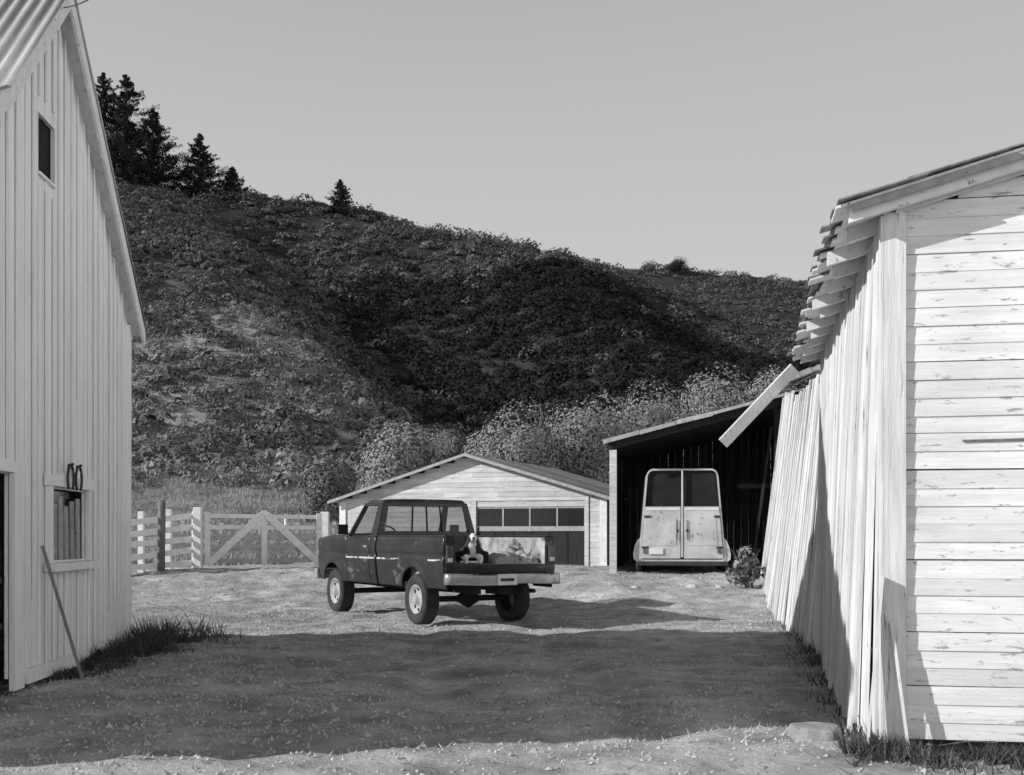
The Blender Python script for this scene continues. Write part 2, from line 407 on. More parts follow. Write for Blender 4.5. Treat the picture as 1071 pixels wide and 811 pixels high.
for a,b in ((0,YB),(YB,YN-.1),(0,3.08)): rake(0,OV-.032,a,b,-.035,.005)
r.build('soffit',m_trim,rf)
b=MB(); b.box(.0,.035,2.84,2.935,.1,lroof(2.9)-.1); b.build('corner_board',m_whitev,lb)
b=MB(); b.box(.009,.04,-.9,.7,.06,.2); b.build('base_board',m_whitev,lb)
d=MB(); d.box(-.1,-.06,-2.45,-1.34,.06,1.94)
dr=d.build('door',m_darkwood,lb)
d=MB(); d.box(.009,.06,-1.30,-1.05,.05,1.97); d.box(.009,.055,-2.6,-.99,1.972,2.07); d.build('door_frame',m_whitev,lb)
for z in (.6,1.0):
    d=MB(); d.box(-.058,-.03,-2.3,-1.36,z,z+.05); d.build('hinge',m_iron,dr)
wd=MB(); o=opens[1]
wd.box(.009,.05,o[0]-.12,o[0],o[2]-.02,o[3]+.02); wd.box(.009,.05,o[1],o[1]+.1,o[2]-.02,o[3]+.02)
wd.box(.009,.06,o[0]-.16,o[1]+.14,o[3]+.022,o[3]+.13)
wf=wd.build('window',m_whitev,lb)
s_=MB(); s_.box(.009,.13,o[0]-.16,o[1]+.14,o[2]-.1,o[2]-.022); s_.build('sill',m_whitev,wf)
g=MB(); g.box(-.11,-.1,o[0],o[1],o[2],o[3]); g.build('pane',m_pane,wf)
g=MB()
for k in range(6):
    yy=o[0]+.12+k*.2; g.beam((-.04,yy,o[2]),(-.045,yy+random.uniform(-.03,.03),o[3]-.05-random.random()*.12),.015,.13,up=(0,1,0))
g.build('slat',m_trimd,wf)
o=opens[2]
wd=MB(); wd.box(.003,.012,o[0]-.015,o[0],o[2]-.015,o[3]+.015); wd.box(.003,.012,o[1],o[1]+.015,o[2]-.015,o[3]+.015)
wd.box(.003,.012,o[0],o[1],o[3],o[3]+.015); wd.box(.003,.03,o[0],o[1],o[2]-.025,o[2])
hf=wd.build('loft_opening',m_whitev,lb)
g=MB(); g.box(-.05,-.04,o[0]-.05,o[1]+.05,o[2]-.05,o[3]+.05); g.build('loft_dark',m_black,hf)  # black sheet painted in for the unlit loft behind the opening
for i,(yy,lab) in enumerate(((.24,'dark curved iron hook over the barn window, the one nearer the door'),(.52,'dark curved iron hook over the barn window, the one farther from the door'))):
    b=MB(); pts=[LB(.09,yy+.1*math.sin(a),1.99+.14*math.cos(a)) for a in np.linspace(-2.4,2.4,16)]
    b.tube(pts,.014,7); b.tube([LB(.06,yy,2.12),LB(.12,yy,2.14)],.014,6)
    tag(b.build('tack_hook',m_iron,smooth=True),lab,'hook')
m_stick=gm('grey_stick_wood',.12,.26,6,V_,.9,.3)
b=MB(); b.beam(LB(.03,-.46,1.32),LB(.37,-.33,H(-4.1,11.5)-.02),.03,.03); tag(b.build('leaning_stick',m_stick),'long thin grey stick leaning against the left barn below its window','stick')
b=MB()
p0=LB(.18,-.3,ap-.3); p1=at(118,-20,10.5)
b.tube([p0.lerp(p1,k/8)-Vector((0,0,.05*math.sin(math.pi*k/8))) for k in range(9)],.006,5)
tag(b.build('service_wire',m_iron),'thin wire running up from the left barn roof edge','wire')

# ------------------------------------------------------------------ right barn
tr=math.radians(10.8)
rb=thing('clapboard_barn','white clapboard barn at right with open rafter eaves','barn',(2.53,7.9,0),-tr)
M_rb=Matrix.Translation((2.53,7.9,0))@Matrix.Rotation(-tr,4,'Z')
def RB(x,y,z): return M_rb@Vector((x,y,z))
RS=.275; EZ=3.6
w=MB(); z=.08; hgt=.118
while z<5:
    x0=max(.07,(z+hgt*.5-EZ+.03)/RS)
    if x0>4: break
    x=x0
    while x<8:
        x1=min(8,x+random.uniform(1.2,4.5))
        if x1>8-.5: x1=8
        j=random.uniform(-.003,.003); dz0=random.uniform(-.006,.006); dz1=random.uniform(-.006,.006)
        w.hexa([(x,-.027+j,z+dz0),(x1-.004,-.027+j,z+dz1),(x1-.004,0,z+dz1),(x,0,z+dz0),(x,-.019+j,z+hgt+dz0),(x1-.004,-.019+j,z+hgt+dz1),(x1-.004,0,z+hgt+dz1),(x,0,z+hgt+dz0)])
        x=x1
    z+=hgt
w.build('front_wall',m_whiteh,rb)
w=MB(); w.box(.05,8,.004,.03,.1,3.5); w.hexa([(.05,.004,3.5),(8,.004,3.5),(8,.03,3.5),(.05,.03,3.5),(.05,.004,3.56),(8,.004,4.6),(8,.03,4.6),(.05,.03,3.56)])
w.box(7.97,8,.03,6.5,.1,4.5); w.box(.05,7.97,6.47,6.5,.1,3.5)
w.build('backing_wall',m_oldwood,rb)
w=MB(); y=.0
while y<6.5:
    wd_=random.uniform(.12,.19); fl=.1*ss((y+.12)/.6)+.03+.05*math.sin(y*.8)*ss(y)+random.uniform(-.03,.03)*ss(y*2); tt=random.uniform(-.008,.008)
    zb=H(*RB(-fl,y,0).xy)-.03+random.uniform(0,.1)
    sk=random.uniform(-.02,.02)
    x0b=-fl; x0t=-.03+tt; zt=EZ-.03
    w.hexa([(x0b-.025,y+.004+sk,zb),(x0b,y+.004+sk,zb),(x0b,y+wd_-.004+sk,zb),(x0b-.025,y+wd_-.004+sk,zb),(x0t-.025,y+.004,zt),(x0t,y+.004,zt),(x0t,y+wd_-.004,zt),(x0t-.025,y+wd_-.004,zt)])
    y+=wd_
w.build('side_wall',m_grayv,rb)
b=MB(); b.box(-.075,.065,-.058,-.036,.02,EZ-.06); b.box(-.095,-.077,-.058,.06,.0,EZ-.08); b.build('corner_board',m_leanw,rb)
r=MB()
def rz(x): return EZ+RS*x
xr0=-.34
def rslab(mb,x0,x1,y0,y1,a,b): mb.hexa([(x0,y0,rz(x0)+a),(x1,y0,rz(x1)+a),(x1,y1,rz(x1)+a),(x0,y1,rz(x0)+a),(x0,y0,rz(x0)+b),(x1,y0,rz(x1)+b),(x1,y1,rz(x1)+b),(x0,y1,rz(x0)+b)])
y=-.24
while y<6.7:
    e=random.uniform(-.1,.07); wd_=random.uniform(.14,.22); rslab(r,xr0+e,4.2,y,y+wd_-.006,.042,.06); y+=wd_
rf=r.build('roof',m_trim,rb)
r=MB()
for row in range(9):
    xa=xr0-.05+row*.5; y=-.28
    while y<6.75:
        wd_=random.uniform(.12,.3); e=random.uniform(-.07,.04); f=random.uniform(-.006,.01)
        a=.063+random.uniform(0,.004); mbx=min(xa+.56,4.2)
        yy0=y+(random.uniform(-.05,.04) if y<-.2 else 0)
        r.hexa([(xa+e,yy0,rz(xa+e)+a+.009),(mbx,yy0,rz(mbx)+a),(mbx,y+wd_-.008,rz(mbx)+a),(xa+e,y+wd_-.008,rz(xa+e)+a+.009+f),(xa+e,yy0,rz(xa+e)+a+.02),(mbx,yy0,rz(mbx)+a+.008),(mbx,y+wd_-.008,rz(mbx)+a+.008),(xa+e,y+wd_-.008,rz(xa+e)+a+.02+f)])
        y+=wd_
r.build('shingles',m_roof,rf)
r=MB(); r.hexa([(4.2,-.25,rz(4.2)+.04),(8.3,-.25,rz(.1)+.04),(8.3,6.7,rz(.1)+.04),(4.2,6.7,rz(4.2)+.04),(4.2,-.25,rz(4.2)+.08),(8.3,-.25,rz(.1)+.08),(8.3,6.7,rz(.1)+.08),(4.2,6.7,rz(4.2)+.08)]); r.build('far_slope',m_roof,rf)
r=MB(); rslab(r,-.28,4.2,-.235,-.215,-.005,.04); r.build('rake_board',m_trimd,rf)
r=MB(); rslab(r,.0,4.2,-.07,-.04,-.07,-.005); r.build('frieze_board',m_trim,rf)
for k in range(12):
    r=MB(); yy=-.15+k*.59; e=random.uniform(-.06,.06); rslab(r,xr0+.03+e,3.9,yy-.025,yy+.025,-.06,.04); r.build('rafter',m_trim,rf)
b=MB(); b.beam(RB(.42,-.034,2.035),RB(1.5,-.034,2.05),.006,.014)
tag(b.build('wood_sliver',m_oldwood),'thin dark sliver of split wood along the right clapboard wall','sliver')
b=MB(); p=RB(-.2,-.2,H(2.2,7.7)-.02); q=RB(-.085,-.085,1.15); b.beam(p,q,.1,.02,up=(1,-.3,0))
tag(b.build('leaning_plank',m_leanw),'weathered plank leaning against the corner of the right barn','plank')
b=MB(); p=RB(.07,-.18,H(2.5,7.6)-.02); q=RB(-.03,-.075,.85); b.beam(p,q,.045,.02,up=(1,-.3,0))
tag(b.build('leaning_batten',m_grayv),'narrow batten propped at the foot of the corner board','batten')

# ------------------------------------------------------------------ leaning board lean-to behind the right barn
lt=thing('lean_to_shed','low lean-to with a leaning wall of tall pale boards beyond the right barn','shed',(3.7,14.35,0))
w=MB(); n=76
def lp(s):
    yb=14.35+s*12.0; xb=3.72+.149*(yb-14.35); bulge=-.14*math.sin(s*math.pi)
    xt=3.93+(5.97-3.93)*s; zt=3.42+1.0*s+.06*math.sin(s*9)
    return Vector((xb+bulge-3.7,yb-14.35,0)),Vector((xt-3.7,yb-14.35,zt))
for k in range(n):
    s0=k/n; s1=(k+1)/n-.0006
    b0,t0=lp(s0); b1,t1=lp(s1)
    e=random.uniform(-.045,.045); f=random.uniform(-.02,.02)
    zb=H(b0.x+3.7,b0.y+14.35)-.03+random.uniform(0,.08); zt=random.uniform(-.18,.07)
    sk=random.uniform(-.05,.05)
    a=[b0+Vector((e,0,zb)),b1+Vector((e,0,zb)),t1+Vector((f,sk,zt)),t0+Vector((f,sk,zt))]
    o=Vector((.025,0,0))
    w.hexa([a[0],a[1],a[2],a[3],a[0]+o,a[1]+o,a[2]+o,a[3]+o])
w.build('board_wall',m_leanw,lt)
w=MB(); q=[lp(0)[1],lp(1)[1]]
w.hexa([q[0]+Vector((.05,0,-.1)),q[0]+Vector((4,0,.5)),q[1]+Vector((3,0,.5)),q[1]+Vector((.05,0,-.1)),q[0]+Vector((.05,0,-.05)),q[0]+Vector((4,0,.55)),q[1]+Vector((3,0,.55)),q[1]+Vector((.05,0,-.05))])
w.build('roof',m_roof,lt)

# ------------------------------------------------------------------ open shed
sx,sy=2.2,27.0; gz=.6; sa=math.radians(8)
os_=thing('open_shed','open fronted pole shed with dark interior and sloping roof','shed',(sx,sy,gz),-sa)
M_os=Matrix.Translation((sx,sy,gz))@Matrix.Rotation(-sa,4,'Z')
SL=.245
def sz(x): return 2.95+SL*x
for x,y_ in ((.08,.1),(3.75,.3),(.08,3.6),(.08,6.9)):
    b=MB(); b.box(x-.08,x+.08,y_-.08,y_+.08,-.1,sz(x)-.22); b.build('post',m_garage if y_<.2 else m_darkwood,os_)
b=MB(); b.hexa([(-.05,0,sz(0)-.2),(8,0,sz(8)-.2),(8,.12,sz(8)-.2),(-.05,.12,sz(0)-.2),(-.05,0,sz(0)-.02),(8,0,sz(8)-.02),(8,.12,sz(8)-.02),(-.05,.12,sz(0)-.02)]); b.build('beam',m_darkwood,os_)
r=MB(); y=-.35
while y<7.3:
    e=random.uniform(-.06,.06); r.hexa([(-.12+e,y,sz(-.12)),(8.2,y,sz(8.2)),(8.2,y+.48,sz(8.2)),(-.12+e,y+.48,sz(-.12)),(-.12+e,y,sz(-.12)+.03),(8.2,y,sz(8.2)+.03),(8.2,y+.48,sz(8.2)+.03),(-.12+e,y+.48,sz(-.12)+.03)]); y+=.49
rf=r.build('roof',m_roof,os_)
r=MB(); x=-.12
while x<3.2:
    h_=random.uniform(.03,.07); dz=random.uniform(-.02,.02); r.hexa([(x,-.38,sz(x)-h_+dz),(x+.8,-.38,sz(x+.8)-h_),(x+.8,-.355,sz(x+.8)-h_),(x,-.355,sz(x)-h_+dz),(x,-.38,sz(x)+.035+dz),(x+.8,-.38,sz(x+.8)+.035),(x+.8,-.355,sz(x+.8)+.035),(x,-.355,sz(x)+.035+dz)]); x+=.81
r.build('fascia_board',m_trimd,rf)
for k in range(6):
    r=MB(); yy=.8+k*1.15; r.hexa([(0,yy,sz(0)-.14),(8,yy,sz(8)-.14),(8,yy+.06,sz(8)-.14),(0,yy+.06,sz(0)-.14),(0,yy,sz(0)-.004),(8,yy,sz(8)-.004),(8,yy+.06,sz(8)-.004),(0,yy+.06,sz(0)-.004)]); r.build('rafter',m_darkwood,rf)
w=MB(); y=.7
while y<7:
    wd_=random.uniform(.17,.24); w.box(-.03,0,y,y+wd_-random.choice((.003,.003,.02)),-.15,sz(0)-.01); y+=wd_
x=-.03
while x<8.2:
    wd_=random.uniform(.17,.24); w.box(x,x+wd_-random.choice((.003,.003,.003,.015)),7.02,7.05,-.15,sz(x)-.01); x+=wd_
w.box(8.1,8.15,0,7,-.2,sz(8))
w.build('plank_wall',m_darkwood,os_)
b=MB(); b.box(2.9,3.6,.95,1.0,1.9,2.0); b.beam((3.2,.8,-.05),(3.65,.8,3.3),.06,.08); b.build('brace',m_darkwood,os_)
b=MB(); p=at(756,464,25.8); q=at(831,385,25.6); b.beam(p,q,.06,.26,up=(-.5,-.35,.75)); 
tag(b.build('loose_board',m_leanw,bevel=.006),'wide white board hanging loose and slanted off the open shed roof','board')
b=MB()
for k in range(5):
    p=at(818+k*9,402-k*3+random.uniform(-3,3),26.2+k*.12); q=at(852+k*9,386-k*3,26.4+k*.12); b.beam(p,q,.3,.03,up=(.1,-.3,1))
tag(b.build('roof_scrap',m_roof),'broken grey roof boards jutting out beside the loose white board','boards')

# ------------------------------------------------------------------ garage
tg=math.radians(20)
gx,gy=-1.24,34.0
ga=thing('garage','low wide gabled white garage with a row of door windows','garage',(gx,gy,.55),-tg)
hw=4.05; ez=1.92; az=3.14; gs=(az-ez)/hw
def gzf(x): return az-gs*abs(x)
dx0,dx1,dzt=.25,3.45,1.74
w=MB(); z=-.15; hh=.14
while z<az-.1:
    lim=hw if z+hh<ez else (az-(z+hh*.6))/gs
    segs=[(-lim,lim)]
    if z+hh*.5<dzt: segs=[(-lim,dx0),(dx1,lim)]
    for a,b_ in segs:
        x=a
        while x<b_-.01:
            x1=min(b_,x+random.uniform(1.2,3.5))
            if b_-x1<.3: x1=b_
            w.hexa([(x,-.024,z),(x1-.004,-.024,z),(x1-.004,0,z),(x,0,z),(x,-.014,z+hh),(x1-.004,-.014,z+hh),(x1-.004,0,z+hh),(x,0,z+hh)]); x=x1
    z+=hh
w.build('front_wall',m_garage,ga)
w=MB(); w.box(-hw,-hw+.03,.01,8,-.3,ez-.02); w.box(hw-.03,hw,.01,8,-.3,ez-.02); w.box(-hw+.03,hw-.03,7.97,8,-.3,ez); w.build('side_wall',m_grayv,ga)
r=MB()
for s in (-1,1):
    y=-.3
    while y<8.2:
        wd_=random.uniform(.28,.4); e=random.uniform(-.09,.07)
        X=hw+.28+e; r.hexa([(0,y,az+.02),(s*X,y,gzf(X)+.02),(s*X,y+wd_-.008,gzf(X)+.02),(0,y+wd_-.008,az+.02),(0,y,az+.05),(s*X,y,gzf(X)+.05),(s*X,y+wd_-.008,gzf(X)+.05),(0,y+wd_-.008,az+.05)]); y+=wd_
rf=r.build('roof',m_roof,ga)
r=MB()
for s in (-1,1):
    X=hw+.3; r.hexa([(0,-.33,az-.04),(s*X,-.33,gzf(X)-.04),(s*X,-.305,gzf(X)-.04),(0,-.305,az-.04),(0,-.33,az+.045),(s*X,-.33,gzf(X)+.045),(s*X,-.305,gzf(X)+.045),(0,-.305,az+.045)])
r.build('rake_board',m_trimd,rf)
for x in (-hw+.06,hw-.06):
    b=MB(); b.box(x-.1,x+.1,-.06,-.032,-.2,ez-.06); b.build('corner_board',m_trim,ga)
d=MB(); d.box(dx0,dx1,.03,.06,-.15,.98); dd=d.build('door',m_darkwood,ga)
d=MB(); d.box(dx0,dx1,.0,.05,.985,1.12); d.box(dx0,dx1,.0,.05,1.62,dzt)
n=4
for k in range(n+1):
    xx=dx0+(dx1-dx0)*k/n; d.box(max(dx0,xx-.022),min(dx1,xx+.022),.001,.049,1.12,1.62)
d.build('window_frame',m_trimd,dd)
for k in range(n):
    a=dx0+(dx1-dx0)*k/n+.023; b_=dx0+(dx1-dx0)*(k+1)/n-.023
    g=MB(); g.box(a,b_,.02,.03,1.121,1.619); g.build('pane',m_pane,dd)
for k in range(1,6):
    d=MB(); xx=dx0+(dx1-dx0)*k/6; d.box(xx-.03,xx+.03,.012,.029,-.1,.97); d.build('stile',m_darkwood,dd)
b=MB(); b.box(dx0-.12,dx0-.001,-.05,-.032,-.2,dzt+.1); b.box(dx1+.001,dx1+.12,-.05,-.032,-.2,dzt+.1); b.box(dx0-.12,dx1+.12,-.052,-.034,dzt+.102,dzt+.2); b.build('door_frame',m_garage,ga)

# ------------------------------------------------------------------ fences and gate
def rail_fence(name,label,p,q,posts,h,rails,cat='fence',mat=m_fence,rw=.14):
    p=Vector((p[0],p[1],0)); q=Vector((q[0],q[1],0))
    t=thing(name,label,cat,(p.x,p.y,H(p.x,p.y)))
    o=Vector(t.location)
    for k in range(posts):
        c=p.lerp(q,k/(posts-1) if posts>1 else 0); zz=H(c.x,c.y)
        b=MB(); b.box(c.x-.07-o.x,c.x+.07-o.x,c.y-.07-o.y,c.y+.07-o.y,zz-.1-o.z,zz+h+random.uniform(0,.08)-o.z); b.build('post',mat,t,bevel=.012)
    za,zb=H(p.x,p.y),H(q.x,q.y)
    nv=(q-p).normalized().cross(Vector((0,0,1)))*.09
    for k in range(rails):
        u=.16+(h-.28)*k/(rails-1)
        a=Vector((p.x,p.y,za+u+random.uniform(-.04,.04)))-o+nv; b_=Vector((q.x,q.y,zb+u+random.uniform(-.04,.04)))-o+nv
        m=MB(); m.beam(a,b_,.03,rw); m.build('rail',mat,t)
    return t
def gp(px,d): return ((px-535.5)/F*d,d)
rail_fence('board_fence','white board fence panel nearest the left barn corner',gp(118,27.6),gp(204,29.6),4,1.38,5)
rail_fence('far_fence','greyer board fence seen through and behind the gate',gp(150,40),gp(350,42),6,1.25,4,mat=m_fenced,rw=.1)
b=MB(); x,y=gp(168,28.6); b.tube([(x,y,H(x,y)-.1),(x+.02,y,H(x,y)+1.0),(x+.03,y,H(x,y)+1.68)],[.1,.095,.085],10)
tag(b.build('round_post',m_oldwood,smooth=True),'dark round timber post standing in front of the board fence','post')
x,y=gp(207,29.4); b=MB(); b.box(x-.1,x+.1,y-.1,y+.1,H(x,y)-.1,H(x,y)+1.5)
tag(b.build('gate_post',m_fence,bevel=.015),'thick square white post between board fence and braced gate','post')
x,y=gp(340,31); b=MB(); b.box(x-.1,x+.1,y-.1,y+.1,H(x,y)-.1,H(x,y)+1.45)
tag(b.build('gate_post',m_fence,bevel=.015),'square white post at the pickup end of the braced gate','post')
A=Vector((*gp(214,29.5),0)); B=Vector((*gp(336,30.6),0)); gz_=H(A.x,A.y)+.1
gt=thing('plank_gate','wide white plank gate with two diagonal braces meeting at its middle','gate',(A.x,A.y,gz_))
D=B-A; GW=D.length; U=D.normalized(); Nn=U.cross(Vector((0,0,1)))
def G(u,z,o=0): return U*u+Vector((0,0,z))+Nn*o
for k in range(5):
    b=MB(); b.beam(G(0,.1+.28*k),G(GW,.1+.28*k+random.uniform(-.02,.02)),.028,.1); b.build('rail',m_fence if k>2 else m_fenced,gt)
for u in (.06,GW/2,GW-.06):
    b=MB(); b.beam(G(u,-.02,.035),G(u,1.3 if u!=GW/2 else 1.36,.035),.14,.03,up=Nn); b.build('stile',m_fence,gt)
for u0,u1 in ((.1,GW/2-.05),(GW-.1,GW/2+.05)):
    b=MB(); b.beam(G(u0,.04,.075),G(u1,1.26,.075),.17,.03,up=Nn); b.build('brace',m_fence,gt)
x,y=gp(299,50); b=MB(); b.tube([(x,y,H(x,y)-.1),(x,y,H(x,y)+1.0)],.07,8); tag(b.build('meadow_post',m_fence),'small lone pale post in the meadow behind the gate','post')

# ------------------------------------------------------------------ pickup truck
ty=math.radians(30)
TL=Vector((-.72,19.5,H(-.9,20)+.0))
tk=thing('pickup_truck','dark weathered pickup truck with open bed and pale rims','pickup truck',TL,ty)
M_t=Matrix.Translation(TL)@Matrix.Rotation(ty,4,'Z')
WB=3.45; YF=2.80
def xprof(z,y):
    zs=[.5,.62,.8,1.0,1.06,1.12,1.16,1.3,1.38,1.42]; xv=[.885,.935,.972,.985,.985,.962,.990,.985,.972,.945]
    x=float(np.interp(z,zs,xv))
    if y>3.7: x-=.05*((y-3.7)/.6)**2
    return x+.009*mnoise.noise((y*1.7,z*2.3,1.7))
def zbot(y):
    zb=.60
    for wc in (0,WB):
        if abs(y-wc)<.5: zb=max(zb,.43+math.sqrt(.25-(y-wc)**2))
    return zb
def side(y0,y1,ztop,name,mat,parent,sgn):
    ys_=list(np.linspace(y0,y1,max(3,int((y1-y0)/.035)))); b=MB()
    def fn(y,v):
        zb=zbot(y); zt=ztop(y) if callable(ztop) else ztop; z=zb+(zt-zb)*v
        x=xprof(z,y)
        for wc in (0,WB):
            d=math.hypot(y-wc,z-.43); 
            if d<.6: x+=.03*max(0,1-(d-.5)/.1)
        return (sgn*x,y,z)
    b.grid(fn,ys_,list(np.linspace(0,1,23)))
    return b.build(name,mat,parent,True,solid=.02)
def hoodz(y): return 1.41-.03*((y-YF)/1.5)-.04*max(0,(y-4.1)/.2)**2
m_sidetrim=gm('scuffed_trim',.4,.6,9,rough=.4,peel=.52,wood=.04,pscale=5)
for s in (-1,1):
    side(-1.08,1.43,1.40,'bed_side',m_paint,tk,s)
    side(1.5,1.74,1.41,'cab_corner',m_paint,tk,s)
    dr=side(1.752,YF-.012,1.41,'door',m_paint,tk,s)
    b=MB(); b.box(s*.985-.02,s*.985+.02,1.84,1.98,1.22,1.25); b.build('handle',m_chrome,dr)
    b=MB(); b.box(min(s*1.02,s*1.2),max(s*1.02,s*1.2),2.62,2.67,1.44,1.62); b.tube([(s*.96,2.66,1.42),(s*1.05,2.65,1.5)],.014,6); b.build('mirror',m_under,dr,bevel=.02)
    side(YF,4.3,hoodz,'fender',m_paint,tk,s)
    b=MB(); b.box(min(s*.84,s*.968),max(s*.84,s*.968),-1.08,1.43,1.395,1.425); b.build('bed_rail',m_paint,tk,bevel=.012)
    b=MB(); b.box(min(s*.86,s*.885),max(s*.86,s*.885),-1.07,1.42,.9,1.394); b.build('bed_liner',m_bed,tk)
    b=MB(); b.lathe([(.0,-.1),(.36,-.1),(.38,.1),(0,.1)],'x',(s*.76,0,.85),20); b.build('wheel_well',m_bed,tk,True)
    b=MB(); b.box(min(s*.80,s*.975),max(s*.80,s*.975),-1.115,-1.082,.70,1.40); b.build('bed_post',m_paint,tk,bevel=.012)
    b=MB(); b.box(min(s*.85,s*.965),max(s*.85,s*.965),-1.145,-1.117,1.0,1.27); tl=b.build('tail_light',m_lamp,tk,bevel=.012)
    b=MB(); b.box(min(s*.87,s*.945),max(s*.87,s*.945),-1.152,-1.146,1.02,1.08); b.build('reversing_lens',m_plate,tl)
    for ya,yb_ in ((-1.0,-.54),(.54,1.42),(1.52,2.78)):
        b=MB(); b.box(min(s*.976,s*.997),max(s*.976,s*.997),ya,yb_,1.028,1.054); b.build('side_trim',m_sidetrim,tk)
    b=MB(); b.box(min(s*.45,s*.72),max(s*.45,s*.72),4.305,4.34,1.0,1.2); b.build('headlight',m_pane,tk,bevel=.02)
b=MB(); b.box(-.86,.86,-1.09,1.43,.90,.975); b.build('bed_floor',m_bed,tk)
b=MB(); b.box(-.86,.86,1.40,1.44,.9,1.42); b.build('bed_bulkhead',m_paint,tk)
b=MB(); b.box(-.80,.80,-1.115,-1.092,.84,.975); b.build('bed_sill',m_paint,tk,bevel=.008)
b=MB(); b.box(-.93,.93,1.50,1.53,.62,1.41); b.build('cab_back',m_paint,tk)
b=MB(); b.grid(lambda y,x:(x*(1 if y<3.7 else 1-.05*((y-3.7)/.6)**2),y,hoodz(y)+.05*(1-(x/.95)**6)+.012*(1 if abs(x)<.45 else 0)-.005),list(np.linspace(YF-.02,4.3,14)),list(np.linspace(-.95,.95,25))); b.build('hood',m_paint,tk,True,solid=.02)
b=MB(); b.box(-.86,.86,4.23,4.3,.8,1.3); b.build('grille',m_trailerd,tk,bevel=.02)
b=MB(); b.box(-.97,.97,4.33,4.45,.6,.8); b.build('front_bumper',m_chrome,tk,bevel=.03)
def roofp(u,v):
    x=.81*u; y=1.55+.78*v
    e=max(0,abs(u)-.88)/.12; f=max(0,abs(2*v-1)-.86)/.14
    return (x,y,2.035+.014*(1-u*u)-.07*e*e-.06*f*f)
b=MB(); b.grid(roofp,list(np.linspace(-1,1,41)),list(np.linspace(0,1,29))); b.build('cab_roof',m_paint,tk,True,solid=.015)
def quad_bi(o,u,v):
    a=Vector(o[0]).lerp(Vector(o[1]),u); b_=Vector(o[3]).lerp(Vector(o[2]),u); return a.lerp(b_,v)
def win(o,u0,u1,v0,v1,name):
    i=[quad_bi(o,u0,v0),quad_bi(o,u1,v0),quad_bi(o,u1,v1),quad_bi(o,u0,v1)]
    b=MB()
    for k in range(4): b.poly([o[k],o[(k+1)%4],i[(k+1)%4],i[k]])
    f_=b.build(name,m_paint,tk,solid=.03,weld=True)
    g=MB(); g.poly(i); g.build('glass',m_glass,f_)
    return f_
rw=[(-.93,1.515,1.41),(.93,1.515,1.41),(.80,1.57,1.985),(-.80,1.57,1.985)]
f_=win(rw,.06,.94,.13,.9,'rear_window')
for u in (.34,.5,.66):
    g=MB(); g.beam(quad_bi(rw,u,.13)-Vector((0,.012,0)),quad_bi(rw,u,.9)-Vector((0,.012,0)),.024,.02,up=(0,1,0)); g.build('slider_bar',m_under,f_)
for s in (-1,1):
    win([(s*.945,1.51,1.41),(s*.945,YF,1.41),(s*.80,2.34,1.985),(s*.80,1.57,1.985)],.2,.94,.03,.92,'side_window')
win([(-.92,YF,1.43),(.92,YF,1.43),(.79,2.34,1.985),(-.79,2.34,1.985)],.04,.96,.04,.94,'windscreen')
b=MB(); b.box(-.75,.75,1.6,1.76,.9,1.50); b.box(-.75,.75,1.76,2.1,.8,1.0); b.build('bench_seat',m_seat,tk,bevel=.06)
b=MB(); b.tube([(-.4+.19*math.cos(a),2.3+.07*math.sin(a),1.42+.17*math.sin(a)) for a in np.linspace(0,6.28,17)],.015,6); b.box(-.85,.85,2.55,2.79,1.2,1.42); b.build('dashboard',m_seat,tk)
b=MB()
def bmp(u,v):
    x=1.0*u; a=v*2*math.pi; cy=-1.225+.10*max(0,abs(u)-.75)**1*2; 
    k=.085*(abs(math.sin(a))**.5)*(1 if math.sin(a)>0 else -1); c_=.06*(abs(math.cos(a))**.5)*(1 if math.cos(a)>0 else -1)
    return (x,cy+c_,.75+k+.01*math.sin(u*5))
b.grid(bmp,list(np.linspace(-1,1,41)),list(np.linspace(0,1,29)))
for e in (-1,1): b.poly([bmp(e,v) for v in np.linspace(0,1,28,endpoint=False)])
bp=b.build('rear_bumper',m_chrome,tk,True,weld=True)
b=MB(); b.box(-.6,.6,-1.28,-1.18,.84,.85); b.build('step_pad',m_under,bp)
b=MB(); b.box(-.17,.17,-1.302,-1.29,.66,.83); b.build('license_plate',m_plate,bp)
b=MB(); b.box(-.12,.12,-1.306,-1.3025,.72,.765); b.build('plate_marks',m_mark,bp)
b=MB(); b.box(-.48,-.38,-1.15,4.1,.52,.64); b.box(.38,.48,-1.15,4.1,.52,.64); b.tube([(-.75,0,.4),(-.2,0,.4),(0,0,.4),(.2,0,.4),(.75,0,.4)],[.05,.05,.16,.05,.05],10); b.tube([(-.75,WB,.4),(.75,WB,.4)],.05,8)
b.box(-.6,.6,2.85,4.15,.55,1.25); b.box(-.4,.4,1.4,2.8,.5,.65); b.box(-.84,.84,1.53,2.8,.6,.75); b.box(.05,.55,-.98,-.5,.5,.75); b.tube([(.6,-1.1,.55),(.6,.4,.55)],.035,8); b.build('chassis',m_under,tk)
